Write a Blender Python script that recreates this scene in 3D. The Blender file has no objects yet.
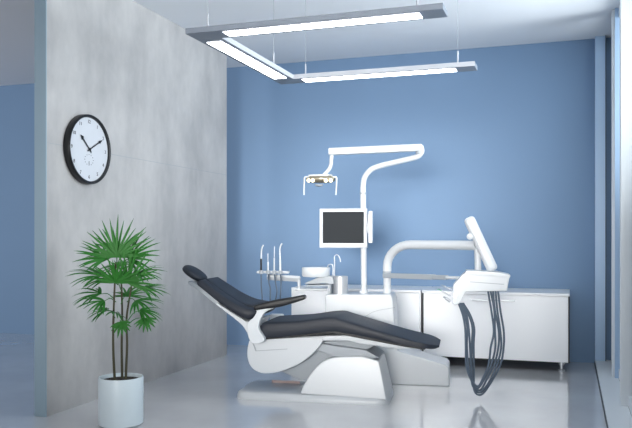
import bpy, bmesh, math, random
from mathutils import Vector, Matrix
from math import sin, cos, pi, radians

# ------------------------------------------------------------------ camera, light, exposure
sc = bpy.context.scene
COL = sc.collection
HC = 1.2                       # eye height
YAW = radians(18.71)
FPX = 750.0
cam = bpy.data.cameras.new('camera'); co = bpy.data.objects.new('camera', cam); COL.objects.link(co)
cam.sensor_width = 36; cam.lens = 36 * FPX / 632; cam.shift_y = 23 / 632
cam.clip_start = .02
co.location = (0, 0, HC); co.rotation_euler = (pi / 2, 0, YAW)
sc.camera = co

w = bpy.data.worlds.new('sky'); sc.world = w; w.use_nodes = True
bg = w.node_tree.nodes['Background']
bg.inputs[0].default_value = (.93, .96, 1.0, 1); bg.inputs[1].default_value = .42

def area(name, loc, rot, sx, sy, power, col, spread=180):
    l = bpy.data.lights.new(name, 'AREA'); l.shape = 'RECTANGLE'; l.size = sx; l.size_y = sy
    l.energy = power; l.color = col; l.spread = radians(spread)
    o = bpy.data.objects.new(name, l); COL.objects.link(o); o.location = loc; o.rotation_euler = rot
    return o
# daylight through the tall glazing on the right, and through the big window behind the photographer; then two added fills
area('daylight_right', (1.3, 4.9, 2.25), (0, radians(107), 0), 1.5, 3.4, 92, (1.0, .985, .97), 110)
area('daylight_front', (-2.6, -2.3, 1.55), (radians(90), 0, 0), 3.4, 2.0, 8, (1.0, 1.0, 1.0), 90)
area('added_wall_spot', (-.45, -1.2, 1.75), (radians(87), 0, radians(7.5)), 3.0, 1.7, 29, (1.0, .98, .95), 27)  # added narrow spot, brightens the middle of the back wall
area('added_left_fill', (-7.2, -1.6, 1.6), (radians(90), 0, 0), 2.0, 2.2, 62, (1.0, .99, .98), 80)  # added fill for the space behind the partition, no window there

sc.view_settings.view_transform = 'Standard'; sc.view_settings.look = 'None'
sc.view_settings.gamma = 1; sc.view_settings.use_curve_mapping = False
sc.view_settings.exposure = 0.1

# ------------------------------------------------------------------ materials
def srgb(r, g, b):
    f = lambda c: (c / 255 / 12.92) if c / 255 <= .04045 else ((c / 255 + .055) / 1.055) ** 2.4
    return (f(r), f(g), f(b), 1)

def mat(name, col, rough=.5, metal=0., spec=.5, emit=None, estr=0., coat=0., trans=0., bump=None, mottle=None, ior=1.45):
    m = bpy.data.materials.new(name); m.use_nodes = True
    nt = m.node_tree; b = nt.nodes['Principled BSDF']
    b.inputs['Base Color'].default_value = col; b.inputs['Roughness'].default_value = rough
    b.inputs['Metallic'].default_value = metal; b.inputs['Specular IOR Level'].default_value = spec
    b.inputs['Coat Weight'].default_value = coat; b.inputs['Coat Roughness'].default_value = .08
    b.inputs['Transmission Weight'].default_value = trans; b.inputs['IOR'].default_value = ior
    if emit: b.inputs['Emission Color'].default_value = emit; b.inputs['Emission Strength'].default_value = estr
    tc = nt.nodes.new('ShaderNodeTexCoord')
    if mottle:
        sc_, amt = mottle
        n = nt.nodes.new('ShaderNodeTexNoise'); n.inputs['Scale'].default_value = sc_; n.inputs['Detail'].default_value = 4
        nt.links.new(tc.outputs['Object'], n.inputs['Vector'])
        mx = nt.nodes.new('ShaderNodeMix'); mx.data_type = 'RGBA'
        mx.inputs[6].default_value = tuple(c * (1 - amt) for c in col[:3]) + (1,)
        mx.inputs[7].default_value = tuple(min(1, c * (1 + amt)) for c in col[:3]) + (1,)
        nt.links.new(n.outputs[0], mx.inputs[0]); nt.links.new(mx.outputs[2], b.inputs['Base Color'])
    if bump:
        sc_, st = bump
        n = nt.nodes.new('ShaderNodeTexNoise'); n.inputs['Scale'].default_value = sc_; n.inputs['Detail'].default_value = 3
        nt.links.new(tc.outputs['Object'], n.inputs['Vector'])
        bp = nt.nodes.new('ShaderNodeBump'); bp.inputs['Strength'].default_value = st; bp.inputs['Distance'].default_value = .002
        nt.links.new(n.outputs[0], bp.inputs['Height']); nt.links.new(bp.outputs[0], b.inputs['Normal'])
    return m

M = {}
M['blue'] = mat('blue_paint', srgb(121, 149, 181), .6, spec=.3, mottle=(1.5, .02), bump=(60, .1))
M['ceiling'] = mat('ceiling_paint', srgb(238, 240, 244), .8, spec=.2, bump=(80, .05))
M['wallwhite'] = mat('white_plaster', srgb(214, 216, 220), .8, spec=.2, bump=(80, .05))
M['white'] = mat('white_lacquer', srgb(204, 208, 212), .28, spec=.5, mottle=(3, .01))
M['cabwhite'] = mat('cabinet_laminate', srgb(244, 245, 247), .3, spec=.5, mottle=(3, .01))
M['plastic'] = mat('grey_plastic', srgb(160, 166, 172), .4, mottle=(6, .03))
M['rubber'] = mat('grey_bellows', srgb(158, 164, 170), .6, mottle=(12, .05))
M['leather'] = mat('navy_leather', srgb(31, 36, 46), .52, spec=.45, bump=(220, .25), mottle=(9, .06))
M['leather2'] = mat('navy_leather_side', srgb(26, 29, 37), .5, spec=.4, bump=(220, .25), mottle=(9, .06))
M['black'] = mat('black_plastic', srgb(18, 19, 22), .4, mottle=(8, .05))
M['hose'] = mat('slate_hose', srgb(84, 98, 114), .45, mottle=(20, .06))
M['steel'] = mat('brushed_steel', srgb(205, 208, 212), .42, metal=.8, mottle=(30, .04))
M['screen'] = mat('dark_screen', srgb(36, 40, 44), .6, spec=.2, mottle=(4, .03))
M['lampgrey'] = mat('lamp_aluminium', srgb(132, 140, 152), .45, metal=.2, mottle=(10, .03))
M['lampside'] = mat('lamp_side_lit', srgb(196, 199, 206), .45, mottle=(10, .02))  # light on the inner arm faces put into the colour; also plain wire grips
M['led'] = mat('led_diffuser', (1, 1, 1, 1), .5, emit=(.93, .96, 1, 1), estr=9)
M['warmled'] = mat('warm_led', (1, .95, .8, 1), .4, emit=(1, .84, .45, 1), estr=2.2)
M['reflector'] = mat('lamp_reflector', srgb(170, 160, 140), .2, metal=.7, mottle=(20, .05))
M['frame'] = mat('window_frame_aluminium', srgb(236, 240, 243), .4, mottle=(10, .02))
M['gasket'] = mat('dark_gasket', srgb(60, 68, 80), .5, mottle=(10, .04))
M['clockface'] = mat('clock_dial', srgb(208, 211, 217), .5, mottle=(6, .01))
M['pot'] = mat('glazed_pot', srgb(214, 226, 232), .3, mottle=(4, .02))
M['soil'] = mat('potting_soil', srgb(44, 34, 26), .9, mottle=(60, .4), bump=(90, 1))
M['stem'] = mat('palm_stem', srgb(62, 60, 40), .7, mottle=(40, .3))
M['leaf'] = mat('palm_leaf', srgb(42, 106, 38), .5, spec=.3, mottle=(5, .35))
M['green'] = mat('green_tip', srgb(90, 170, 120), .4, mottle=(9, .05))
M['tan'] = mat('drain_grille', srgb(165, 146, 144), .5, mottle=(9, .05))

def concrete():
    m = mat('concrete_panel', srgb(160, 162, 167), .55, spec=.35)
    nt = m.node_tree; b = nt.nodes['Principled BSDF']; L = nt.links
    tc = [n for n in nt.nodes if n.type == 'TEX_COORD'][0]
    mp = nt.nodes.new('ShaderNodeMapping'); mp.inputs['Scale'].default_value = (1, 1.2, .7)
    L.new(tc.outputs['Object'], mp.inputs[0])
    n1 = nt.nodes.new('ShaderNodeTexNoise'); n1.inputs['Scale'].default_value = 2.2; n1.inputs['Detail'].default_value = 8; n1.inputs['Roughness'].default_value = .62
    L.new(mp.outputs[0], n1.inputs['Vector'])
    mp2 = nt.nodes.new('ShaderNodeMapping'); mp2.inputs['Scale'].default_value = (1, 5, .8)
    L.new(tc.outputs['Object'], mp2.inputs[0])
    n2 = nt.nodes.new('ShaderNodeTexNoise'); n2.inputs['Scale'].default_value = 2; n2.inputs['Detail'].default_value = 5
    L.new(mp2.outputs[0], n2.inputs['Vector'])
    ad = nt.nodes.new('ShaderNodeMath'); ad.operation = 'ADD'
    mu = nt.nodes.new('ShaderNodeMath'); mu.operation = 'MULTIPLY'; mu.inputs[1].default_value = .13
    L.new(n2.outputs[0], mu.inputs[0]); L.new(n1.outputs[0], ad.inputs[0]); L.new(mu.outputs[0], ad.inputs[1])
    cr = nt.nodes.new('ShaderNodeValToRGB')
    cr.color_ramp.elements[0].position = .42; cr.color_ramp.elements[0].color = srgb(172, 170, 170)
    cr.color_ramp.elements[1].position = .85; cr.color_ramp.elements[1].color = srgb(205, 202, 200)
    L.new(ad.outputs[0], cr.inputs[0]); L.new(cr.outputs[0], b.inputs['Base Color'])
    bp = nt.nodes.new('ShaderNodeBump'); bp.inputs['Strength'].default_value = .15; bp.inputs['Distance'].default_value = .01
    L.new(ad.outputs[0], bp.inputs['Height']); L.new(bp.outputs[0], b.inputs['Normal'])
    return m
M['concrete'] = concrete()

def floor_mat():
    m = mat('polished_floor', srgb(160, 164, 172), .12, spec=.8, ior=1.7, coat=.7)
    nt = m.node_tree; b = nt.nodes['Principled BSDF']; L = nt.links
    tc = [n for n in nt.nodes if n.type == 'TEX_COORD'][0]
    n1 = nt.nodes.new('ShaderNodeTexNoise'); n1.inputs['Scale'].default_value = 1.3; n1.inputs['Detail'].default_value = 6
    L.new(tc.outputs['Object'], n1.inputs['Vector'])
    cr = nt.nodes.new('ShaderNodeValToRGB')
    cr.color_ramp.elements[0].position = .3; cr.color_ramp.elements[0].color = srgb(206, 206, 208)
    cr.color_ramp.elements[1].position = .7; cr.color_ramp.elements[1].color = srgb(222, 222, 224)
    L.new(n1.outputs[0], cr.inputs[0]); L.new(cr.outputs[0], b.inputs['Base Color'])
    mr = nt.nodes.new('ShaderNodeMapRange'); mr.inputs[3].default_value = .08; mr.inputs[4].default_value = .2
    L.new(n1.outputs[0], mr.inputs[0]); L.new(mr.outputs[0], b.inputs['Roughness'])
    return m
M['floor'] = floor_mat()

def glass():
    m = bpy.data.materials.new('window_glass'); m.use_nodes = True; nt = m.node_tree
    nt.nodes.clear(); o = nt.nodes.new('ShaderNodeOutputMaterial')
    t = nt.nodes.new('ShaderNodeBsdfTransparent'); t.inputs[0].default_value = (.90, .95, .98, 1)
    g = nt.nodes.new('ShaderNodeBsdfGlossy'); g.inputs['Roughness'].default_value = .02
    fr = nt.nodes.new('ShaderNodeFresnel'); fr.inputs[0].default_value = 1.3
    mx = nt.nodes.new('ShaderNodeMixShader')
    nt.links.new(fr.outputs[0], mx.inputs[0]); nt.links.new(t.outputs[0], mx.inputs[1]); nt.links.new(g.outputs[0], mx.inputs[2])
    nt.links.new(mx.outputs[0], o.inputs[0]); return m
M['glass'] = glass()

# ------------------------------------------------------------------ helpers
BASE = {}                                   # empty -> its base point, so shapes can be written in one shared frame
def obj(name, bm, m, parent=None, smooth=True, bevel=0., seg=3, rec=True):
    if rec: bmesh.ops.recalc_face_normals(bm, faces=bm.faces)
    if parent is not None:
        root = parent
        b = BASE.get(root.name)
        if b is not None: bmesh.ops.translate(bm, verts=bm.verts, vec=-b)
    me = bpy.data.meshes.new(name); bm.to_mesh(me); bm.free()
    for p in me.polygons: p.use_smooth = smooth
    if smooth and not bevel: me.set_sharp_from_angle(angle=radians(42))
    o = bpy.data.objects.new(name, me); COL.objects.link(o); me.materials.append(m)
    if parent is not None:
        o.parent = parent
        if BASE.get(parent.name) is not None: BASE[o.name] = BASE[parent.name]
    if bevel:
        md = o.modifiers.new('bevel', 'BEVEL'); md.width = bevel; md.segments = seg; md.limit_method = 'ANGLE'; md.angle_limit = radians(35)
        wn = o.modifiers.new('normals', 'WEIGHTED_NORMAL'); wn.keep_sharp = True
    return o
def tag(o, label=None, cat=None, group=None, kind=None):
    if label: o['label'] = label
    if cat: o['category'] = cat
    if group: o['group'] = group
    if kind: o['kind'] = kind
    return o
def struct(name, bm, m, **k):
    return tag(obj(name, bm, m, **k), kind='structure')
def thing(name, label, cat, base=(0, 0, 0), rz=0, group=None, frame=None):
    """Empty at the thing's base; frame = Matrix of the shared frame the shapes are written in"""
    e = bpy.data.objects.new(name, None); COL.objects.link(e); e.empty_display_size = .1
    b = Vector(base)
    if frame is not None: e.matrix_world = frame @ Matrix.Translation(b)
    else: e.location = b; e.rotation_euler.z = rz
    BASE[e.name] = b
    return tag(e, label, cat, group)

def add_box(bm, x0, x1, y0, y1, z0, z1, mtx=None):
    r = bmesh.ops.create_cube(bm, size=1)
    m = Matrix.Translation(((x0 + x1) / 2, (y0 + y1) / 2, (z0 + z1) / 2)) @ Matrix.Diagonal((x1 - x0, y1 - y0, z1 - z0, 1))
    bmesh.ops.transform(bm, matrix=(mtx @ m) if mtx is not None else m, verts=r['verts'])
    return bm
def box(*a, mtx=None):
    return add_box(bmesh.new(), *a, mtx=mtx)
def add_rings(bm, rings, close=False, caps=True):
    vs = [[bm.verts.new(p) for p in r] for r in rings]
    n = len(rings[0]); k = len(vs)
    for i in range(k if close else k - 1):
        a, b = vs[i], vs[(i + 1) % k]
        for j in range(n): bm.faces.new((a[j], a[(j + 1) % n], b[(j + 1) % n], b[j]))
    if caps and not close:
        bm.faces.new(vs[0][::-1]); bm.faces.new(vs[-1])
    return bm
def catmull(pts, n=6, closed=False):
    P = [Vector(p) for p in pts]; out = []; k = len(P)
    for i in range(k if closed else k - 1):
        if closed: p0, p1, p2, p3 = P[(i - 1) % k], P[i], P[(i + 1) % k], P[(i + 2) % k]
        else:
            p1, p2 = P[i], P[i + 1]; p0 = P[i - 1] if i else p1 * 2 - p2; p3 = P[i + 2] if i + 2 < k else p2 * 2 - p1
        for j in range(n):
            t = j / n
            out.append(.5 * ((2 * p1) + (-p0 + p2) * t + (2 * p0 - 5 * p1 + 4 * p2 - p3) * t * t + (-p0 + 3 * p1 - 3 * p2 + p3) * t ** 3))
    if not closed: out.append(P[-1])
    return out
def add_tube(bm, pts, r, seg=12, smooth_n=0, caps=True):
    P = catmull(pts, smooth_n) if smooth_n else [Vector(p) for p in pts]
    k = len(P); R = r if callable(r) else (lambda t: r)
    T = [(P[min(i + 1, k - 1)] - P[max(i - 1, 0)]).normalized() for i in range(k)]
    up = Vector((0, 0, 1)) if abs(T[0].z) < .9 else Vector((0, 1, 0))
    nrm = (up - T[0] * up.dot(T[0])).normalized(); rings = []
    for i in range(k):
        nrm = (nrm - T[i] * nrm.dot(T[i])).normalized(); bn = T[i].cross(nrm); rr = R(i / (k - 1))
        rings.append([P[i] + (nrm * cos(a) + bn * sin(a)) * rr for a in (2 * pi * j / seg for j in range(seg))])
    return add_rings(bm, rings, caps=caps)
def tube(pts, r, seg=12, smooth_n=0): return add_tube(bmesh.new(), pts, r, seg, smooth_n)
def add_lathe(bm, prof, c=(0, 0, 0), seg=40, axis=None):
    """prof: (radius, height) pairs"""
    c = Vector(c); ax = Vector(axis or (0, 0, 1)).normalized()
    q = Vector((0, 0, 1)).rotation_difference(ax).to_matrix()
    rings = [[c + q @ Vector((max(r, 1e-4) * cos(2 * pi * j / seg), max(r, 1e-4) * sin(2 * pi * j / seg), h)) for j in range(seg)] for r, h in prof]
    return add_rings(bm, rings)
def lathe(prof, c=(0, 0, 0), seg=40, axis=None): return add_lathe(bmesh.new(), prof, c, seg, axis)
def prism(out, w0, w1, top=None):
    """outline (s,z) extruded across the width; w0, w1 numbers or functions of z"""
    f0 = w0 if callable(w0) else (lambda s, z: w0); f1 = w1 if callable(w1) else (lambda s, z: w1)
    bm = bmesh.new()
    a = [bm.verts.new((s, f0(s, z), z)) for s, z in out]; b = [bm.verts.new((s, f1(s, z), z)) for s, z in out]
    n = len(out); bm.faces.new(a); bm.faces.new(b[::-1])
    for i in range(n): bm.faces.new((a[i], b[i], b[(i + 1) % n], a[(i + 1) % n]))
    return bm
def smooth2(pts, n=4, closed=False):
    return [(v.x, v.y) for v in catmull([(p[0], p[1], 0) for p in pts], n, closed)]
def loft(st, wc, e=4., seg=32, wexp=None):
    """cushion: stations (s, z, nx, nz, half thickness, half width[, centre w]) with superellipse sections"""
    rings = []
    for q in st:
        s, z, nx, nz, ht, hw = q[:6]; c = q[6] if len(q) > 6 else wc
        L = math.hypot(nx, nz); nx /= L; nz /= L; r = []
        for j in range(seg):
            a = 2 * pi * j / seg; ca, sa = cos(a), sin(a)
            cu = math.copysign(abs(ca) ** (2 / e), ca); su = math.copysign(abs(sa) ** (2 / e), sa)
            r.append(Vector((s + nx * ht * su, c + hw * cu, z + nz * ht * su)))
        rings.append(r)
    return add_rings(bmesh.new(), rings)
def dup(root, loc=None):
    r = root.copy(); COL.objects.link(r)
    if loc is not None: r.location = loc
    for ch in list(root.children):
        c = ch.copy(); COL.objects.link(c); c.parent = r
        for g in ch.children:
            d = g.copy(); COL.objects.link(d); d.parent = c
    return r

# ------------------------------------------------------------------ the room
YB, XR, ZC, XL, YF = 7.62, .225, 3.09, -9.0, -2.6
XG = .38
struct('floor', box(XL, 1.2, YF, YB + .1, -.1, 0), M['floor'], smooth=False)
struct('ceiling', box(XL, XG + .12, YF, YB + .1, ZC, ZC + .12), M['ceiling'], smooth=False)
struct('wall_back', box(XL, XG + .12, YB, YB + .12, 0, ZC), M['blue'], smooth=False)
struct('wall_left', box(XL - .1, XL, YF, YB + .1, 0, ZC), M['wallwhite'], smooth=False)
bm = bmesh.new()                               # wall behind the photographer, with its wide window opening
add_box(bm, XL, -4.6, YF - .1, YF, 0, ZC); add_box(bm, -.6, XG + .12, YF - .1, YF, 0, ZC)
add_box(bm, -4.6, -.6, YF - .1, YF, 0, .4); add_box(bm, -4.6, -.6, YF - .1, YF, 2.7, ZC)
struct('wall_front', bm, M['wallwhite'], smooth=False)
struct('wall_partition', box(-3.40, -3.31, 4.165, 6.94, 0, ZC), M['concrete'], smooth=False)
# faint panel joint on the partition, cut as a thin dark reveal
struct('trim_1', box(-3.3105, -3.3085, 4.165, 6.94, 1.829, 1.832), M['plastic'], smooth=False)

struct('trim_6', box(-3.401, -3.309, 4.157, 4.166, 0, ZC), mat('end_cap_paint', srgb(150, 172, 186), .5, mottle=(4, .03)), smooth=False)
# glazed right wall: reveal, low track, posts, panes
struct('trim_2', box(XR, XG, -2.6, YB, 0, .035), M['frame'], smooth=False, bevel=.004)
M['litblue'] = mat('lit_blue_jamb', srgb(176, 204, 234), .35, mottle=(4, .02))  # wall blue with the window light on the jambs put into the colour
struct('trim_4', box(XR, .315, YB - .08, YB, .035, ZC), M['litblue'], smooth=False)
struct('trim_5', box(.315, .322, YB - .09, YB, .035, ZC), M['gasket'], smooth=False)
struct('trim_8', box(.352, .43, 6.66, 6.69, .035, ZC), M['litblue'], smooth=False)
struct('trim_3', box(XR - .006, XR + .004, -2.6, YB, 0, .02), M['gasket'], smooth=False)
posts = [6.74, 5.62, 4.5, 3.1, 1.4, -.4, -2.5]
edges = [YB] + posts
for i in range(len(posts)):
    y1, y0 = edges[i], edges[i + 1]
    bm = bmesh.new()
    add_box(bm, XG - .05, XG + .07, y0 - .045, y0 + .045, .035, ZC)          # post
    add_box(bm, XG, XG + .05, y0 + .045, y1 - (.045 if i else 0), .035, .11)  # bottom rail
    add_box(bm, XG, XG + .05, y0 + .045, y1 - (.045 if i else 0), ZC - .08, ZC)
    f = struct('window_%d' % (i + 1), bm, M['frame'], smooth=False, bevel=.004)
    obj('glass_pane', box(XG + .02, XG + .028, y0 + .045, y1 - (.045 if i else 0), .11, ZC - .08), M['glass'], f, smooth=False)

# ------------------------------------------------------------------ pendant lamp
LZ = 2.376
lamp = thing('pendant_lamp', 'long U-shaped slim pendant lamp with bright white strips hung on wires', 'ceiling light', (-1.36, 4.63, LZ))
X0, X1, Y0, Y1, W = -2.11, -.62, 3.87, 5.39, .156
HH = .032
def arm(x0, x1, y0, y1, out):
    obj('arm', out, M['lampgrey'], lamp, smooth=False, bevel=.002, seg=2)
arm(0, 0, 0, 0, box(X0, X1, Y0, Y0 + W, LZ, LZ + HH))
arm(0, 0, 0, 0, box(X0, X1, Y1 - W, Y1, LZ, LZ + HH))
arm(0, 0, 0, 0, box(X0, X0 + W, Y0 + W, Y1 - W, LZ, LZ + HH))
obj('lit_edge_strip', box(X0 + W, X1, Y1 - W - .003, Y1 - W, LZ + .001, LZ + HH + .001), M['lampside'], lamp, smooth=False)  # thin strips carry the painted brightness of the lit arm faces
obj('lit_edge_strip', box(X0 + W, X0 + W + .003, Y0 + W, Y1 - W, LZ + .001, LZ + HH + .001), M['lampside'], lamp, smooth=False)
def diffuser(p):
    bm = bmesh.new()
    a = [bm.verts.new((x, y, LZ - .003)) for x, y in p]; b = [bm.verts.new((x, y, LZ + .004)) for x, y in p]
    bm.faces.new(a); bm.faces.new(b[::-1])
    for i in range(4): bm.faces.new((a[i], b[i], b[(i + 1) % 4], a[(i + 1) % 4]))
    d = obj('diffuser', bm, M['led'], lamp, smooth=False); d['label'] = 'glowing white strip'
q = .030
diffuser([(X0 + W + .07, Y0 + q), (X1 - .13, Y0 + q), (X1 - .13, Y0 + W - q), (X0 + W + .07, Y0 + W - q)])
diffuser([(X0 + W + .06, Y1 - W + q), (X1 - .14, Y1 - W + q), (X1 - .14, Y1 - q), (X0 + W + .06, Y1 - q)])
diffuser([(X0 + q, Y0 + W + .06), (X0 + W - q, Y0 + W + .06), (X0 + W - q, Y1 - W - .06), (X0 + q, Y1 - W - .06)])
for x, y in ((X0 + .12, Y0 + .05), (X1 - .15, Y0 + .08), (X1 - .12, Y1 - .13), (X0 + .14, Y1 - .5), (X0 + W + .08, Y1 - .1)):
    c = obj('suspension_wire', tube([(x, y, LZ + HH), (x, y, ZC)], .0014, 6), M['plastic'], lamp)
    obj('wire_grip', tube([(x, y, LZ + HH), (x, y, LZ + HH + .085)], .0055, 10), M['lampside'], c)

# ------------------------------------------------------------------ wall clock
CX, CY, CZ, CR = -3.31, 4.585, 1.83, .25
clk = thing('wall_clock', 'round wall clock with thick black rim and white dial on the concrete wall', 'clock', (CX, CY, CZ))
ax = (1, 0, 0)
def clathe(prof, seg=64):
    bm = bmesh.new(); rings = [[Vector((CX + h, CY + r * cos(2 * pi * j / seg), CZ + r * sin(2 * pi * j / seg))) for j in range(seg)] for r, h in prof]
    return bm, rings
bm, rings = clathe([(CR - .003, .001), (CR, .006), (CR, .046), (CR - .004, .052), (CR - .014, .052), (CR - .019, .048), (CR - .021, .034), (CR - .021, .001)])
add_rings(bm, rings, close=True); obj('rim', bm, M['black'], clk)
bm, rings = clathe([(CR - .021, .002), (CR - .021, .034), (.0001, .034)]); add_rings(bm, rings)
dial = obj('dial', bm, M['clockface'], clk)
def dial_pt(ang, r, x): return Vector((CX + x, CY + r * sin(ang), CZ + r * cos(ang)))     # clockwise from 12 seen from +X
def flat(pts, x0, x1):
    bm = bmesh.new(); a = [bm.verts.new((CX + x0, CY + p[0], CZ + p[1])) for p in pts]; b = [bm.verts.new((CX + x1, CY + p[0], CZ + p[1])) for p in pts]
    n = len(pts); bm.faces.new(a); bm.faces.new(b[::-1])
    for i in range(n): bm.faces.new((a[i], b[i], b[(i + 1) % n], a[(i + 1) % n]))
    return bm
def text_mesh(s, size, at, m, parent, name='numeral'):
    cu = bpy.data.curves.new(name, 'FONT'); cu.body = s; cu.size = size; cu.align_x = 'CENTER'; cu.align_y = 'CENTER'; cu.extrude = .0006
    t = bpy.data.objects.new(name, cu); COL.objects.link(t)
    me = bpy.data.meshes.new_from_object(t.evaluated_get(bpy.context.evaluated_depsgraph_get()))
    bpy.data.objects.remove(t)
    bm = bmesh.new(); bm.from_mesh(me)
    R = Matrix(((0, 0, 1, 0), (1, 0, 0, 0), (0, 1, 0, 0), (0, 0, 0, 1)))          # text x -> +Y, y -> +Z, facing +X
    bmesh.ops.transform(bm, matrix=Matrix.Translation(at) @ R, verts=bm.verts)
    return obj(name, bm, m, parent, smooth=False, rec=False)
for h in range(1, 13):
    text_mesh(str(h), .036, dial_pt(h * pi / 6, CR - .052, .0348), M['black'], dial)
def hand(name, ang, L, wd):
    d = Vector((sin(ang), cos(ang))); n = Vector((d.y, -d.x))
    pts = [d * -.03 - n * wd * .5, d * (L * .72) - n * wd * .5, d * (L * .76) - n * wd * 1.5, d * L, d * (L * .76) + n * wd * 1.5, d * (L * .72) + n * wd * .5, d * -.03 + n * wd * .5]
    o = obj(name, flat([(p.x, p.y) for p in pts], .038 if name == 'hour_hand' else .041, .0395 if name == 'hour_hand' else .0425), M['black'], clk, smooth=False)
hand('hour_hand', radians(-48), .140, .011); hand('minute_hand', radians(61), .175, .008)
bm, rings = clathe([(.010, .034), (.010, .046), (.0001, .046)], 20); add_rings(bm, rings); obj('hand_boss', bm, M['black'], clk)
bm = bmesh.new()                                    # the small printed sub-dial ticks below the centre
for k in range(12):
    a = k * pi / 6; p = Vector((0.0 + .05 * sin(a), -.075 + .038 * cos(a)))
    add_box(bm, CX + .034, CX + .0346, CY + p.x - .003, CY + p.x + .003, CZ + p.y - .003, CZ + p.y + .003)
add_box(bm, CX + .034, CX + .0346, CY - .003, CY + .003, CZ - .11, CZ - .085)
obj('sub_dial', bm, M['gasket'], dial, smooth=False)

# ------------------------------------------------------------------ cabinets along the back wall
def cabinet(x0, x1, label, name='sideboard_cabinet', side_black=True):
    y0, y1, zt, zb = 6.97, 7.58, .70, .088
    t = thing(name, label, 'cabinet', ((x0 + x1) / 2, (y0 + y1) / 2, 0), group=None)
    obj('carcass', box(x0 + .012, x1 - .012, y0 + .022, y1, zb, zt - .026), M['cabwhite'], t, smooth=False)
    obj('countertop', box(x0, x1, y0 - .004, y1 + .004, zt - .024, zt), M['cabwhite'], t, smooth=False, bevel=.003)
    for x in (x0, x1 - .011):
        obj('side_panel', box(x, x + .011, y0, y1, zb, zt - .025), M['black'] if side_black else M['cabwhite'], t, smooth=False)
    d = obj('door', box(x0 + .014, x1 - .014, y0, y0 + .02, zb + .006, zt - .030), M['cabwhite'], t, smooth=False, bevel=.002)
    xm = (x0 + x1) / 2
    bm = bmesh.new(); add_box(bm, xm - .19, xm + .19, y0 - .014, y0 - .008, .617, .632)
    add_box(bm, xm - .185, xm - .175, y0 - .009, y0 + .001, .62, .629); add_box(bm, xm + .175, xm + .185, y0 - .009, y0 + .001, .62, .629)
    obj('handle', bm, M['steel'], d, smooth=False, bevel=.002)
    obj('plinth', box(x0 + .03, x1 - .03, y0 + .12, y1 - .05, zb - .02, zb), M['black'], t, smooth=False)
    for x in (x0 + .09, x1 - .07):
        for y in (y0 + .09, y1 - .1):
            obj('foot', lathe([(.030, 0), (.032, .012), (.014, .02), (.014, .05), (.024, .056), (.024, zb)], (x, y, 0), 20), M['steel'], t)
cabinet(-1.312, -.003, 'white low cabinet with black side edge and bar handle near the right window')
cabinet(-2.618, -1.324, 'white low cabinet behind the white dental column, its left end near the concrete wall', side_black=False)

# ------------------------------------------------------------------ potted palm
random.seed(11)
PX, PY = -2.965, 4.07
def ppos(px, py, fwd):
    u = (px - 316) / FPX; return Vector((fwd * (-sin(YAW) + u * cos(YAW)), fwd * (cos(YAW) + u * sin(YAW)), HC + (237 - py) / FPX * fwd))
pc = ppos(121, 300, 4.80); PX, PY = pc.x, pc.y
palm = thing('potted_palm', 'tall green fan palm in a pale cylindrical pot by the concrete wall', 'plant', (PX, PY, 0))
obj('pot', lathe([(.118, 0), (.126, .004), (.139, .012 + .0), (.141, .30), (.139, .307), (.130, .307), (.127, .28), (.0, .275)], (PX, PY, 0), 56), M['pot'], palm)
bm = lathe([(.0, .27), (.127, .272), (.1265, .284), (.06, .292), (.0, .289)], (PX, PY, 0), 30); obj('soil', bm, M['soil'], palm)
Rv = Vector((cos(YAW), sin(YAW), 0)); Fv = Vector((-sin(YAW), cos(YAW), 0))
def pp(px, py, dz=0.):                              # a point of the plant: measured sideways / upwards, dz metres towards the wall
    k = 4.80 / FPX
    return Vector((PX, PY, 0)) + Rv * (px - 121) * k + Fv * dz + Vector((0, 0, HC + (237 - py) * k))
stems = [[(116, 378), (114.5, 345), (115, 310), (117, 262)], [(121, 378), (120.5, 345), (121, 315), (120, 275)], [(126, 378), (127.5, 345), (127, 318), (132, 285)]]
sd = [-.03, .03, -.01]
for s_, d in zip(stems, sd):
    pts = [pp(x, y, d) for x, y in s_]; pts[0].z = .285
    obj('stem', tube(pts, lambda t: .0085 - .003 * t, 8, 8), M['stem'], palm)
def frond(start, c, up, face, L, n, spread, droop):
    """petiole from start to c, then n narrow leaflets fanned about 'up' in the plane facing 'face'"""
    bm = bmesh.new(); mid = (start + c) / 2 + Vector((0, 0, .02))
    add_tube(bm, [start, mid, c], lambda t: .0032 - .0012 * t, 6, 5)
    up = up.normalized(); face = (face - up * face.dot(up)).normalized(); side = up.cross(face)
    for k in range(n):
        t = (k / (n - 1) - .5) * 2; a = t * spread / 2 + random.uniform(-.05, .05)
        d = up * cos(a) + side * sin(a) + face * random.uniform(-.12, .12); d.normalize()
        l = 1.16 * L * (1 - .22 * abs(t) ** 2) * random.uniform(.88, 1.08); wd = .0088 * random.uniform(.85, 1.15)
        sv = d.cross(face).normalized(); m_ = 8; prev = None; p = c.copy(); dd = d.copy()
        for i in range(m_ + 1):
            s = i / m_; wid = wd * (min(1, .35 + 2.4 * s)) * (1 - s ** 3.2) * .9 + .0006
            fold = face * wid * .35
            row = [bm.verts.new(p - sv * wid + fold), bm.verts.new(p), bm.verts.new(p + sv * wid + fold)]
            if prev:
                bm.faces.new((prev[0], prev[1], row[1], row[0])); bm.faces.new((prev[1], prev[2], row[2], row[1]))
            prev = row; dd = (dd + Vector((0, 0, -droop / m_ * (.4 + s)))).normalized(); p = p + dd * (l / m_)
    o = obj('frond', bm, M['leaf'], palm, rec=False)
    return o
U = Vector((0, 0, 1))
def V(r, f, u): return Rv * r + Fv * f + U * u
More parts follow.
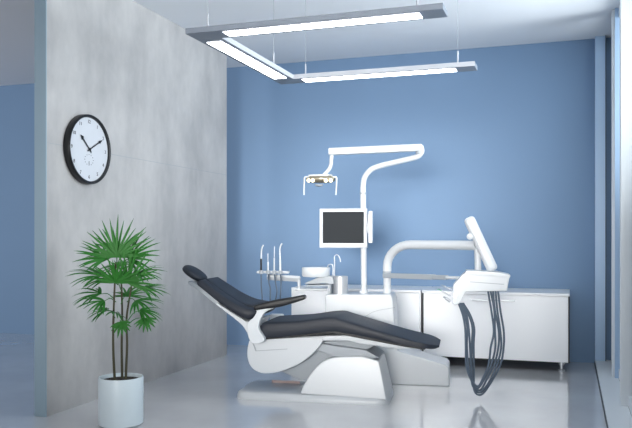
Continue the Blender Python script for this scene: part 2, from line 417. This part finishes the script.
FR = [  # stem point, fan centre (px, py, depth), up direction, facing, length, leaflets, spread, droop
    ((117, 264), (117, 257, -.02), V(0, .1, 1), V(0, -1, .3), .225, 19, 3.1, .15),
    ((117, 268), (115, 255, .05), V(-.25, .5, .9), V(0, -1, .6), .20, 15, 3.4, .4),
    ((120, 270), (128, 259, .0), V(.8, 0, .6), V(0, -.8, .8), .20, 14, 2.7, .4),
    ((117, 272), (106, 259, -.02), V(-.9, -.1, .45), V(0, -.7, .9), .17, 13, 2.5, .45),
    ((118, 285), (103, 276, -.04), V(-1, -.1, .45), V(0, -.35, 1), .19, 13, 2.2, .75),
    ((118, 285), (106, 280, .08), V(-1, .3, .25), V(0, -.4, 1), .17, 12, 2.4, .8),
    ((121, 284), (138, 274, -.03), V(1, 0, .4), V(0, -.35, 1), .165, 13, 2.2, .8),
    ((121, 290), (119, 282, -.08), V(0, -.3, .9), V(0, -1, .1), .16, 15, 2.9, .4),
    ((132, 290), (131, 283, -.06), V(.45, -.1, .9), V(0, -1, .2), .19, 15, 2.8, .35),
    ((130, 292), (142, 289, .04), V(1, .2, .15), V(0, -.4, 1), .15, 12, 2.3, .7),
    ((115, 300), (101, 294, .0), V(-1, 0, .2), V(0, -.35, 1), .17, 12, 2.3, .8),
    ((116, 302), (108, 300, -.08), V(-.8, -.5, .0), V(0, -.5, 1), .15, 11, 2.4, .7),
    ((127, 302), (138, 300, -.07), V(.9, -.4, .05), V(0, -.4, 1), .16, 12, 2.4, .7),
    ((121, 304), (123, 298, .1), V(.1, .8, .4), V(0, -1, .8), .15, 13, 3.0, .5),
    ((115, 318), (105, 311, .04), V(-.9, .2, .0), V(0, -.4, 1), .13, 11, 2.4, .9),
    ((121, 318), (118, 312, -.05), V(-.2, -.5, .2), V(0, -.6, 1), .12, 12, 3.2, .8),
    ((127, 322), (139, 311, .02), V(.9, 0, .0), V(0, -.4, 1), .14, 12, 2.4, .9),
    ((127, 325), (146, 318, -.02), V(.2, -.3, -.8), V(0, -1, .3), .085, 9, 2.8, .3),
    ((120, 324), (123, 321, -.06), V(.2, -.3, -.8), V(0, -1, .3), .085, 9, 2.8, .3),
    ((116, 280), (113, 268, .12), V(-.4, .8, .4), V(0, -.7, 1), .18, 12, 3.0, .8),
]
for st_, c_, up_, fc_, L_, n_, sp_, dr_ in FR:
    frond(pp(st_[0], st_[1], 0), pp(*c_), up_, fc_, L_, n_, sp_, dr_)

# ------------------------------------------------------------------ frame shared by the dental chair and its unit
TH = radians(7.5)
O = Vector((-1.774, 5.39, 0))
FR_D = Matrix.Translation(O) @ Matrix.Rotation(TH, 4, 'Z')
INV = FR_D.inverted()
def D(px, py, w):
    """(s, z) on the plane at width offset w of the dental frame"""
    u = (px - 316) / FPX
    d = Vector((-sin(YAW) + u * cos(YAW), cos(YAW) + u * sin(YAW), (237 - py) / FPX))
    o = INV @ Vector((0, 0, HC)); dl = INV.to_3x3() @ d
    t = (w - o.y) / dl.y; p = o + dl * t
    return (p.x, p.z)
def D3(px, py, w):
    s, z = D(px, py, w); return Vector((s, w, z))
def dthing(name, label, cat, base, group=None): return thing(name, label, cat, base, group=group, frame=FR_D)

# ------------------------------------------------------------------ dental chair
ch = dthing('dental_chair', 'reclined dental treatment chair with dark navy cushions and white base', 'dental chair', (0, 0, 0))
WN = -.27
def stations(rows, wn, hw, n=4, cap=True, bow=0.):
    """rows: (px_top,py_top,px_bot,py_bot[,half width]) of the near edge -> cushion stations"""
    st = []
    for r in rows:
        a = D(r[0], r[1], wn); b = D(r[2], r[3], wn); h = r[4] if len(r) > 4 else hw
        st.append(((a[0] + b[0]) / 2, (a[1] + b[1]) / 2, a[0] - b[0], a[1] - b[1], math.dist(a, b) / 2, h))
    out = []
    C = catmull([(q[0], q[1], q[4]) for q in st], n); Nn = catmull([(q[2], q[3], q[5]) for q in st], n)
    for c, q in zip(C, Nn): out.append((c.x, c.y, q.x, q.y, c.z, q.z))
    if cap:
        def end(a, b):
            dx, dz = a[0] - b[0], a[1] - b[1]; L = math.hypot(dx, dz); dx /= L; dz /= L; res = []
            for f in (.35, .7, .9, 1.0):
                k = math.sqrt(max(0, 1 - f * f)); e = a[4] * .75
                res.append((a[0] + dx * e * f, a[1] + dz * e * f, a[2], a[3], max(a[4] * k, .003), a[5] - e * (1 - k) * .6))
            return res
        out = end(out[0], out[1])[::-1] + out + end(out[-1], out[-2])
    return out
# seat and leg rest cushion
seat = obj('seat_cushion', loft(stations([(264, 322.5, 264, 339), (280, 321.5, 280, 338.5), (300, 320.5, 300, 336), (322, 317.5, 322, 333.5), (334, 317, 334, 332.5), (342, 319.5, 341, 333.5),
      (360, 325, 360, 337), (400, 337, 399, 345), (425, 343.5, 424, 349), (434, 346, 433, 350.5, .22), (438, 347.5, 437.5, 350, .17)], WN, .27), 0, 9), M['leather'], ch)
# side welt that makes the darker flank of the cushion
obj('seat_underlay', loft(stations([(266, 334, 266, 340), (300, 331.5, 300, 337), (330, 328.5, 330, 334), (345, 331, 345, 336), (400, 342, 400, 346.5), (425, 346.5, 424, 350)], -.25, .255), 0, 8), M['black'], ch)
# backrest, tapering to the head
BR = [(201, 281, 194.5, 286.5, .19), (211, 287.5, 203.5, 293, .21), (225, 296.5, 216.5, 302.5, .24), (237, 303, 228.5, 310.5, .26), (247, 307, 239, 317, .27), (254, 308.5, 247.5, 320.5, .265), (258, 311, 254, 318, .25)]
obj('backrest', loft(stations(BR, -.24, .24), 0, 5), M['leather'], ch)
# raised pad on the backrest
BP = [(203, 279.5, 201, 283, .14), (225, 294.5, 222.5, 299, .17), (240, 302.5, 238, 306, .20), (253, 305.5, 252, 309, .22)]
obj('backrest_pad', loft(stations(BP, -.21, .2), 0.03, 5), M['leather'], ch)
# headrest: a rounded oval pad and its bracket
h0 = D3(195, 273.5, 0)
hd = Vector((cos(radians(-33)), 0, sin(radians(-33)))); hn = Vector((-hd.z, 0, hd.x))
rings = []
for i in range(15):
    a = -pi / 2 + pi * (i + .0) / 14; ca = max(cos(a), .03)
    c = h0 + hd * (.098 * sin(a)); r = []
    for j in range(28):
        b = 2 * pi * j / 28
        r.append(c + Vector((0, 1, 0)) * (.125 * ca ** .7 * math.copysign(abs(cos(b)) ** .8, cos(b))) + hn * (.034 * ca ** .5 * math.copysign(abs(sin(b)) ** .9, sin(b))))
    rings.append(r)
obj('headrest', add_rings(bmesh.new(), rings), M['leather'], ch)
p0, p1 = D(190, 281, -.03), D(206, 291, -.03)
hb = bmesh.new(); add_box(hb, 0, .17, -.03, .03, -.02, 0, mtx=Matrix.Translation((p0[0] - .01, 0, p0[1])) @ Matrix.Rotation(radians(32), 4, 'Y'))
obj('headrest_bracket', hb, M['plastic'], ch, smooth=False, bevel=.004)
# white shell under the backrest
def band(lo, hi, w0, w1, n=4):
    out = smooth2(hi, n) + smooth2(lo, n)[::-1]; return prism(out, w0, w1)
wb = -.235
hi = [D(x, y, wb) for x, y in ((217, 303), (228, 310), (240, 317.5), (247, 321.5), (256, 321))]
lo = [D(x, y, wb) for x, y in ((216, 304.5), (226, 312.5), (236, 320), (243, 326.5), (247, 333))]
rl = [D(x, y, -.16) for x, y in ((190, 282), (200, 286.5), (212, 296), (222, 305), (221, 308.5), (210, 300), (198, 290), (189, 284.5))]
obj('back_rail', prism(smooth2(rl, 3, True), -.16, .16), M['plastic'], ch, bevel=.003)
obj('back_shell', band(lo, hi, wb, .235), M['white'], ch, bevel=.006)
# armrest bracket: the white hinge piece that flares from the shell up to the armrest
for side, wa, wc_ in ((-1, -.315, -.265),):
    pr = -.315
    outl = [(246.5, 325), (251, 343), (264.5, 341), (259.5, 331), (258.5, 326), (261, 318), (266, 311.5), (274, 308), (274, 305), (257, 308), (256.5, 312), (253, 318)]
    o = smooth2([D(x, y, pr) for x, y in outl], 3, True)
    obj('armrest_bracket', prism(o, wa, wc_), M['white'], ch, bevel=.006)
    rows = [(255, 305, 255.5, 310.5), (266, 302, 266, 309), (277, 299.5, 278, 307.5), (290, 297.5, 291, 304), (303, 295, 303.5, 300)]
    st = stations(rows, -.33, .036); 
    obj('armrest', loft([q[:6] + ((-.30 if side < 0 else .30),) for q in st], 0, 4, 20), M['black'], ch)
# half-round seat shell
ws = -.24
so = [D(x, y, ws) for x, y in ((248.5, 341), (246.6, 350), (247, 359), (251, 368), (261, 373.5), (275, 373), (291, 368), (306, 359.5), (317, 349), (322, 342), (323, 337.5))]
o = smooth2(so, 4) + [D(300, 337.5, ws), D(265, 339.5, ws)]
obj('seat_shell', prism(o, lambda s, z: ws + .015, .225), M['white'], ch, bevel=.012)
# thin seam cover on the shell
o = [D(x, y, ws) for x, y in ((252, 343), (255, 351.5), (287, 349.5), (287, 349.0), (256, 350.8), (253, 343))]
obj('shell_seam', prism(o, ws + .010, ws + .02), M['plastic'], ch, smooth=False)
# white leg-rest carrier
o = [D(x, y, -.23) for x, y in ((300, 337), (352, 335.2), (405, 346), (420, 349.5), (398, 349), (360, 344), (348, 341), (322, 341))]
obj('leg_rest_carrier', prism(o, -.22, .22), M['white'], ch, bevel=.008)
# lift mechanism: slanted grey link and hump bellows
o = [D(x, y, -.12) for x, y in ((280, 371), (300, 380), (320, 382), (345, 362), (372, 347), (380, 340), (318, 341), (305, 358))]
obj('lift_link', prism(o, -.12, .14), M['rubber'], ch, bevel=.01)
o = [D(x, y, -.16) for x, y in ((319, 343), (346, 347), (366, 350), (380, 358), (345, 360), (317, 350))]
obj('lift_cover', prism(o, -.17, .17), M['plastic'], ch, bevel=.008)
# floor plate
def rounded_rect(x0, x1, y0, y1, r, n=6):
    P = []
    for cx, cy, a0 in ((x1 - r, y1 - r, 0), (x0 + r, y1 - r, 90), (x0 + r, y0 + r, 180), (x1 - r, y0 + r, 270)):
        for i in range(n + 1):
            a = radians(a0 + 90 * i / n); P.append((cx + r * cos(a), cy + r * sin(a)))
    return P
xl, _ = D(240, 392, -.1); xr, _ = D(388, 401, -.24)
P = rounded_rect(xl, xr, -.245, .26, .09)
bm = add_rings(bmesh.new(), [[Vector((x * 1 , y, z)) for x, y in P] if k == 0 else [Vector(((x - (xl + xr) / 2) * k + (xl + xr) / 2, y * k2, z)) for x, y in P]
    for k, k2, z in ((0, 1, 0), (1.0, 1, .02), (.985, .965, .045), (.965, .92, .052))])
obj('base_plate', bm, M['white'], ch)
hl = -.235
ho = [D(x, y, hl) for x, y in ((300, 394), (303, 386), (309, 376), (318, 365), (328, 359.5), (340, 357.5), (360, 357), (376, 361.5), (379, 366), (382.5, 381), (386.5, 400))]
ho = smooth2(ho[:6], 4) + smooth2(ho[6:], 3)
zt = max(z for s, z in ho)
obj('base_hump', prism(ho, lambda s, z: hl + .05 * max(0, z - .05) / zt, lambda s, z: .235 - .05 * max(0, z - .05) / zt), M['white'], ch, bevel=.016, seg=4)
a_, b_ = D(270.5, 320.5, .29), D(283.5, 314, .29)
obj('control_pod', box(a_[0], b_[0], .26, .32, a_[1], b_[1]), M['white'], ch, bevel=.012)
a_, b_ = D3(272, 381, .17), D3(300, 381, .17)
obj('foot_switch_strip', box(a_.x, b_.x, .16, .18, .05, .07), M['tan'], ch, smooth=False)

# ------------------------------------------------------------------ dental unit
un = dthing('dental_unit', 'white dental unit column with curved lamp post, screen, swing arm and hoses', 'dental unit', (.55, .69, 0))
WB = .53; WM = .69
o = [D(x, y, WB) for x, y in ((325, 385), (325, 296), (327, 294.5), (391, 294.5), (393, 300), (395, 340), (398, 351), (445, 364.5), (449, 368), (449.5, 387))]
o = [(s, max(z, 0)) for s, z in o]; o[0] = (o[0][0], 0); o[-1] = (o[-1][0], 0)
obj('column', prism(o, WB, lambda s, z: .88 if s < 2 else .8), M['white'], un, bevel=.014, seg=4)
cr = [D3(x, y, WB - .0015) for x, y in ((358, 322), (366, 316), (376, 311), (395, 307.5))]
obj('seam_line', tube(cr, .0022, 6, 6), M['plastic'], un)
s, z = D(364, 294, WM)
PR = .0245
pts = [D3(x, y, WM) for x, y in ((364, 296), (363.6, 250), (363.3, 215), (363, 187), (364.5, 178), (370, 170.5), (378, 166.5), (398, 161.5), (413, 158), (419, 155.5), (421.7, 151), (420.5, 146))]
obj('lamp_post', tube(pts[:4] , PR, 16, 4), M['white'], un)
obj('lamp_post_bend', tube(pts[3:], PR * .93, 16, 6), M['white'], un)
obj('post_collar', tube([D3(363, 194.5, WM), D3(363, 192.5, WM)], PR * 1.08, 18), M['plastic'], un)
obj('post_collar', tube([D3(363.8, 290, WM), D3(363.8, 294.5, WM)], PR * 1.5, 18), M['white'], un)
a_, b_ = D(331, 152, WM), D(421, 148, WM); th = .033
L = math.dist(a_, b_); ang = math.atan2(b_[1] - a_[1], b_[0] - a_[0])
mt = Matrix.Translation((a_[0], WM, a_[1])) @ Matrix.Rotation(-ang, 4, 'Y')
obj('lamp_arm', box(-.02, L + .01, -.03, .03, -th + .006, th, mtx=mt), M['white'], un, bevel=.012, seg=4)
obj('arm_joint', lathe([(.02, -.045), (.03, -.04), (.03, .03), (.022, .036)], D3(419.5, 149, WM), 20), M['plastic'], un)
# operating lamp
dp = [D3(x, y, WM) for x, y in ((332, 153), (331.3, 160), (330.8, 165), (328.5, 170), (324, 175))]
obj('lamp_drop', tube(dp, .0165, 14, 6), M['white'], un)
lc = D3(320.7, 180, WM)
k = 6.1 / FPX
hd_ = bmesh.new()
rings = []
for i in range(13):
    a = -pi / 2 + pi * i / 12; r = []
    for j in range(24):
        b = 2 * pi * j / 24
        r.append(lc + Vector((.125 * sin(a), .075 * max(cos(a), .04) ** .6 * cos(b), .034 * max(cos(a), .05) ** .5 * sin(b) + .006)))
    rings.append(r)
head = obj('operating_lamp', add_rings(hd_, rings), M['reflector'], un)
obj('lamp_shroud', loft([(lc.x + x, lc.z + .038, 0, 1, .009 if abs(x) < .07 else .006, .05 if abs(x) < .07 else .035, WM) for x in (-.1, -.06, 0, .06, .1)], WM, 4, 20), M['white'], head)
for px in (308.5, 312.7, 325.8, 330.7):
    c = D3(px, 180.5, WM - .085)
    obj('lamp_led', lathe([(.0, -.012), (.012, -.012), (.016, .0), (.011, .008), (.0, .012)], c, 16, axis=(0, -1, -.25)), M['warmled'], head)['label'] = 'glowing warm lamp'
obj('lamp_sensor', lathe([(.0, -.02), (.03, -.012), (.035, .0)], D3(319, 184.5, WM - .02), 18), M['rubber'], head)
for px, px2 in ((304.3, 304), (336.8, 335.8)):
    a = D3(px, 177, WM - .03); b = D3(px2, 195, WM - .03)
    bm = tube([Vector((lc.x + math.copysign(.09, a.x - lc.x), a.y, a.z + .0)), a + Vector((-math.copysign(.006, a.x - lc.x), 0, .001)), a + Vector((0, 0, -.008)), b], .0068, 12)
    obj('lamp_handle', bm, M['white'], head)
# monitor
wm = WM - .10
TL, BRc = D(319.3, 208.6, wm), D(367, 248, wm)
obj('monitor_arm', box(BRc[0] - .10, BRc[0] + .02, wm + .02, WM, (TL[1] + BRc[1]) / 2 - .04, (TL[1] + BRc[1]) / 2 + .04), M['white'], un, smooth=False, bevel=.006)
M['bezel'] = mat('monitor_bezel', srgb(186, 190, 197), .4, mottle=(5, .02))
mon = obj('monitor', box(TL[0], BRc[0], wm, wm + .045, BRc[1], TL[1]), M['bezel'], un, smooth=False, bevel=.006)
obj('screen', box(TL[0] + .03, BRc[0] - .026, wm - .002, wm + .004, BRc[1] + .040, TL[1] - .028), M['screen'], mon, smooth=False, bevel=.001)
a_, b_ = D(368.3, 211, wm), D(371.5, 243, wm)
obj('monitor_handle', box(a_[0], b_[0] + .006, wm + .005, wm + .05, b_[1], a_[1]), M['white'], mon, smooth=False, bevel=.005)
obj('camera_holder', prism([D(x, y, wm) for x, y in ((367.7, 214), (370, 212), (371.3, 225), (370.5, 235), (368, 234))], wm - .008, wm + .006), M['plastic'], mon, bevel=.002)

# delivery swing arm
a0 = D3(387, 296, WM); H = D3(477, 244.5, .06); a1 = D3(387.2, 270, WM); zc = (D3(400, 244.5, WM * .9).z)
def lerp(a, b, t): return a + (b - a) * t
A = Vector((a1.x, WM, 0)); B = Vector((H.x, .06, 0)); dirh = (B - A).normalized()
ar = [Vector((A.x, WM, a1.z - .01)), Vector((A.x, WM, a1.z + .03))]
rb = zc - (a1.z + .03)
for i in range(1, 9):
    t = i / 8 * pi / 2
    ar.append(Vector((A.x, WM, a1.z + .03)) + dirh * (rb * 1.5 * (1 - cos(t))) + Vector((0, 0, rb * sin(t))))
e = Vector((B.x, B.y, zc)); ar += [lerp(ar[-1], e, .33), lerp(ar[-1], e, .66), e]
obj('swing_arm', tube(ar, .0355, 20), M['white'], un)
obj('swing_post', tube([a0 - Vector((0, 0, .01)), Vector((A.x, WM, a1.z - .005))], .031, 20), M['white'], un)
obj('post_collar', tube([D3(387, 270.5, WM), D3(387, 273, WM)], .0335, 20), M['plastic'], un)
# second, thinner arm below it
B2 = D3(462, 278, .10); A2 = D3(385, 275.5, WM)
v = B2 - A2
def slab(a, b, hw, hh, name, m, bev=.006):
    d = (b - a); Lg = d.length; q_ = Vector((1, 0, 0)).rotation_difference(d.normalized()).to_matrix().to_4x4()
    return obj(name, box(0, Lg, -hw, hw, -hh, hh, mtx=Matrix.Translation(a) @ q_), m, un, smooth=False, bevel=bev)
slab(A2, A2 + v * .66, .03, .020, 'lower_arm', M['plastic'])
slab(A2 + v * .66, A2 + v * .82, .024, .017, 'arm_sleeve', M['rubber'])
obj('tray_rod', tube([A2 + v * .80, A2 + v], .012, 12), M['white'], un)

# delivery head on the end of the arm
WH = -.06
def hd3(px, py, w_=WH): return D3(px, py, w_)
hs = [D(x, y, WH) for x, y in ((466, 272), (510, 275.5), (507, 291), (466, 292), (459.5, 303.5), (455, 305.5), (452, 303), (453, 285), (462, 275))]
dh = obj('delivery_head', prism(hs, WH, .16), M['white'], un, bevel=.006)
o = [D(x, y, WH) for x, y in ((466, 270.5), (498, 272), (510.5, 275), (510, 277.5), (465, 274.5))]
obj('top_tray', prism(o, WH - .006, .17), M['white'], dh, bevel=.003)
o = [D(x, y, WH) for x, y in ((470, 281.5), (504, 284), (504, 284.7), (470, 282.2))]
obj('drawer_gap', prism(o, WH - .001, WH + .004), M['rubber'], dh, smooth=False)
o = [D(x, y, WH) for x, y in ((457, 282), (461, 284), (456, 299), (452.5, 297))]
obj('control_panel', prism(o, WH - .004, WH + .004), M['cabwhite'], dh, bevel=.002)
# vertical link and the slanted spring arm
obj('head_post', tube([D3(477.5, 249, .06), D3(478, 272, .06)], .024, 16), M['white'], un)
a_, b_ = D3(470, 221, .0), D3(492, 268, .0)
d = (a_ - b_); Lg = d.length; q_ = Vector((0, 0, 1)).rotation_difference(d.normalized()).to_matrix().to_4x4()
obj('spring_arm', box(-.040, .040, -.035, .05, -.022, Lg + .03, mtx=Matrix.Translation(b_) @ q_), M['white'], un, bevel=.028, seg=5)
obj('arm_joint', lathe([(.018, -.05), (.024, -.045), (.024, .045), (.018, .05)], D3(470, 236.5, .02), 18, axis=(0, 1, 0)), M['white'], un)
# hoses from head down towards the floor and up to the holder
random.seed(5)
for i in range(5):
    f = i / 4
    t0 = (488 + 10 * f, 291); t1 = (491 + 9.5 * f, 310)
    path = [t0, t1, (493 + 10 * f, 332), (491.5 + 12 * f, 348), (488.5 + 12 * f, 363 + f * 3), (483.5 + 7 * f, 377 + f * 7), (478 + 3 * f, 385.5 + f * 9.5), (472 + f * 2.5, 381 + f * 9),
            (467 + 7 * f, 366 + 5 * f), (465.5 + 8.5 * f, 345), (464.5 + 9.5 * f, 328), (462 + 8.5 * f, 315), (458.5 + 4.5 * f, 303)]
    wv = [-.01 + .012 * i] * 7 + [-.02 + .012 * i] * 6
    pts = [D3(x, y, q_) for (x, y), q_ in zip(path, wv)]
    for p in pts[1:-1]: p += Vector((random.uniform(-.006, .006), random.uniform(-.008, .008), random.uniform(-.004, .004)))
    for p in pts: p.z = max(p.z, .012)
    obj('hose', tube(pts, .0076, 10, 7), M['hose'], un)
# spittoon bowl, its support and the cup filler
sp = D3(316, 268, .62)
sb, zb_ = D(316, 276.5, .62); k2 = .119
bz = D(316, 267.5, .62)[1]
obj('spittoon_bowl', lathe([(.07, zb_ - .004), (k2 * .93, zb_), (k2, zb_ + .012), (k2 * 1.0, bz - .004), (k2 * .97, bz), (k2 * .92, bz - .004), (k2 * .85, zb_ + .02), (.0, zb_ + .012)], (sp.x, .62, 0), 44), M['white'], un)
o = smooth2([D(x, y, .56) for x, y in ((304, 284), (312, 280), (320, 277), (331, 276.5), (333, 281), (333, 284.5), (325, 283.5), (314, 284))], 3, True)
obj('bowl_support', prism(o, .57, .70), M['plastic'], un, bevel=.006)
o = [D(x, y, .56) for x, y in ((306, 285), (331, 284.5), (331, 294), (328, 294), (328, 286.5), (306, 286.5))]
obj('bowl_bracket', prism(o, .54, .72), M['plastic'], un, bevel=.004)
cb = D(340.5, 294.5, .62); ct = D(340.5, 276, .62)
obj('cup_filler', lathe([(.062, cb[1]), (.062, ct[1] - .004), (.058, ct[1]), (.05, ct[1] - .01), (.0, ct[1] - .012)], (cb[0], .62, 0), 32), M['steel'], un)
fp = [D3(x, y, .66) for x, y in ((334.5, 277), (334.5, 262), (334.5, 256.5), (337, 254.8), (339.5, 257.5), (340.5, 262))]
obj('cup_faucet', tube(fp, .0045, 10, 5), M['steel'], un)
fp = [D3(x, y, .62) for x, y in ((333, 277), (333, 267), (331.5, 264.5), (328.5, 265), (327.5, 268))]
obj('bowl_faucet', tube(fp, .0045, 10, 5), M['steel'], un)
# assistant's arm and instrument holder
WA = .60
slab(D3(300, 279, WA), D3(267, 277, WA - .04), .026, .014, 'assistant_arm', M['white'])
obj('arm_pivot', tube([D3(299, 289, WA), D3(299, 277, WA)], .013, 14), M['white'], un)
slab(D3(296, 289.5, WA + .02), D3(330, 289.5, WA + .02), .03, .010, 'pivot_bracket', M['white'])
hb0, hb1 = D3(257.5, 272, WA - .06), D3(289, 272.3, WA - .06)
slab(hb0, hb1, .03, .010, 'instrument_holder', M['white'])
IP = [(261.2, 271.8), (268.2, 272), (274.3, 272), (280.4, 272)]
for x, y in IP:
    c = D3(x, y, WA - .107)
    obj('holder_clip', add_rings(bmesh.new(), [[c + Vector((r * cos(2 * pi * j / 16), r * sin(2 * pi * j / 16), h)) for j in range(16)] for r, h in ((.0095, -.016), (.0165, -.016), (.0165, .013), (.0095, .013))], close=True), M['plastic'], un)

# ------------------------------------------------------------------ instruments standing in the holders
def instrument(name, label, body_pts, r, m, tip_pts, tr, hose_pts, black=False):
    wv = WA - .107
    base = D3(body_pts[0][0], body_pts[0][1], wv)
    t = dthing(name, label, 'dental instrument', base, 'instruments in the left holder')
    obj('grip', tube([D3(x, y, wv) for x, y in body_pts], r, 12), M['black'] if black else M['white'], t)
    obj('nozzle', tube([D3(x, y, wv) for x, y in tip_pts], tr, 10, 5), M['white'] if black else M['steel'], t)
    obj('hose', tube([D3(x, y, wv + q_) for x, y, q_ in hose_pts], .0062, 8, 6), M['hose'], t)
instrument('suction_handpiece', 'suction handpiece with black grip and bent white tip, leftmost in the holder', [(261.1, 273), (261.1, 258.6)], .0085, M['black'],
    [(261.2, 259), (261.4, 252), (262, 248), (263.4, 245)], .0062, [(261.1, 273, 0), (261.3, 285, .01), (262, 296, .0), (262.6, 309, .0)], True)
instrument('dental_probe', 'short slim white handpiece just right of the black-gripped one', [(268.1, 274), (268, 262)], .0075, M['white'],
    [(268, 262), (267.9, 258), (267.8, 253.5)], .0035, [(268.2, 273, 0), (269, 283, .02), (270.3, 290, .0), (270, 309, .02)])
instrument('dental_probe', 'thin straight pale handpiece between the shortest and the bent-tip handpieces', [(274.2, 274), (274.2, 258)], .0065, M['white'],
    [(274.2, 258), (274.3, 252), (274.4, 246.5)], .0033, [(274.3, 273, 0), (275.5, 282, .02), (277, 291, .0), (275.5, 300, .02), (273.5, 309, .03)])
instrument('suction_handpiece', 'tall white handpiece with bent tip, rightmost in the left holder', [(280.4, 274), (280.1, 260)], .0085, M['white'],
    [(280.1, 260), (279.9, 251), (280.3, 247), (282, 243.5)], .0065, [(280.4, 273, 0), (281, 283, .02), (280.6, 292, .0), (280, 305, .02)])
def tip(name, label, a, b, tipcol, w_, r=.009):
    A_, B_ = D3(*a, w_), D3(*b, w_)
    t = dthing(name, label, 'dental instrument', B_, 'handpieces lying in the delivery head')
    obj('grip', tube([B_, lerp(B_, A_, .7)], r, 12), M['steel'], t)
    obj('nozzle', tube([lerp(B_, A_, .68), lerp(B_, A_, .9), A_ + Vector((-.004, 0, -.006))], lambda q: r * (.7 - .35 * q), 10), tipcol, t)
tip('dental_handpiece', 'slim steel handpiece with green tip reaching furthest left from the delivery head', (437.5, 288.5), (450.8, 296), M['green'], .03, .006)
tip('dental_handpiece', 'thick grey handpiece, lowest one poking from the left of the delivery head', (443.5, 296.5), (450.5, 301.5), M['plastic'], -.03, .011)
tip('dental_handpiece', 'thin grey handpiece, topmost one poking from the left of the delivery head', (441, 284.5), (452, 290), M['plastic'], .08, .005)
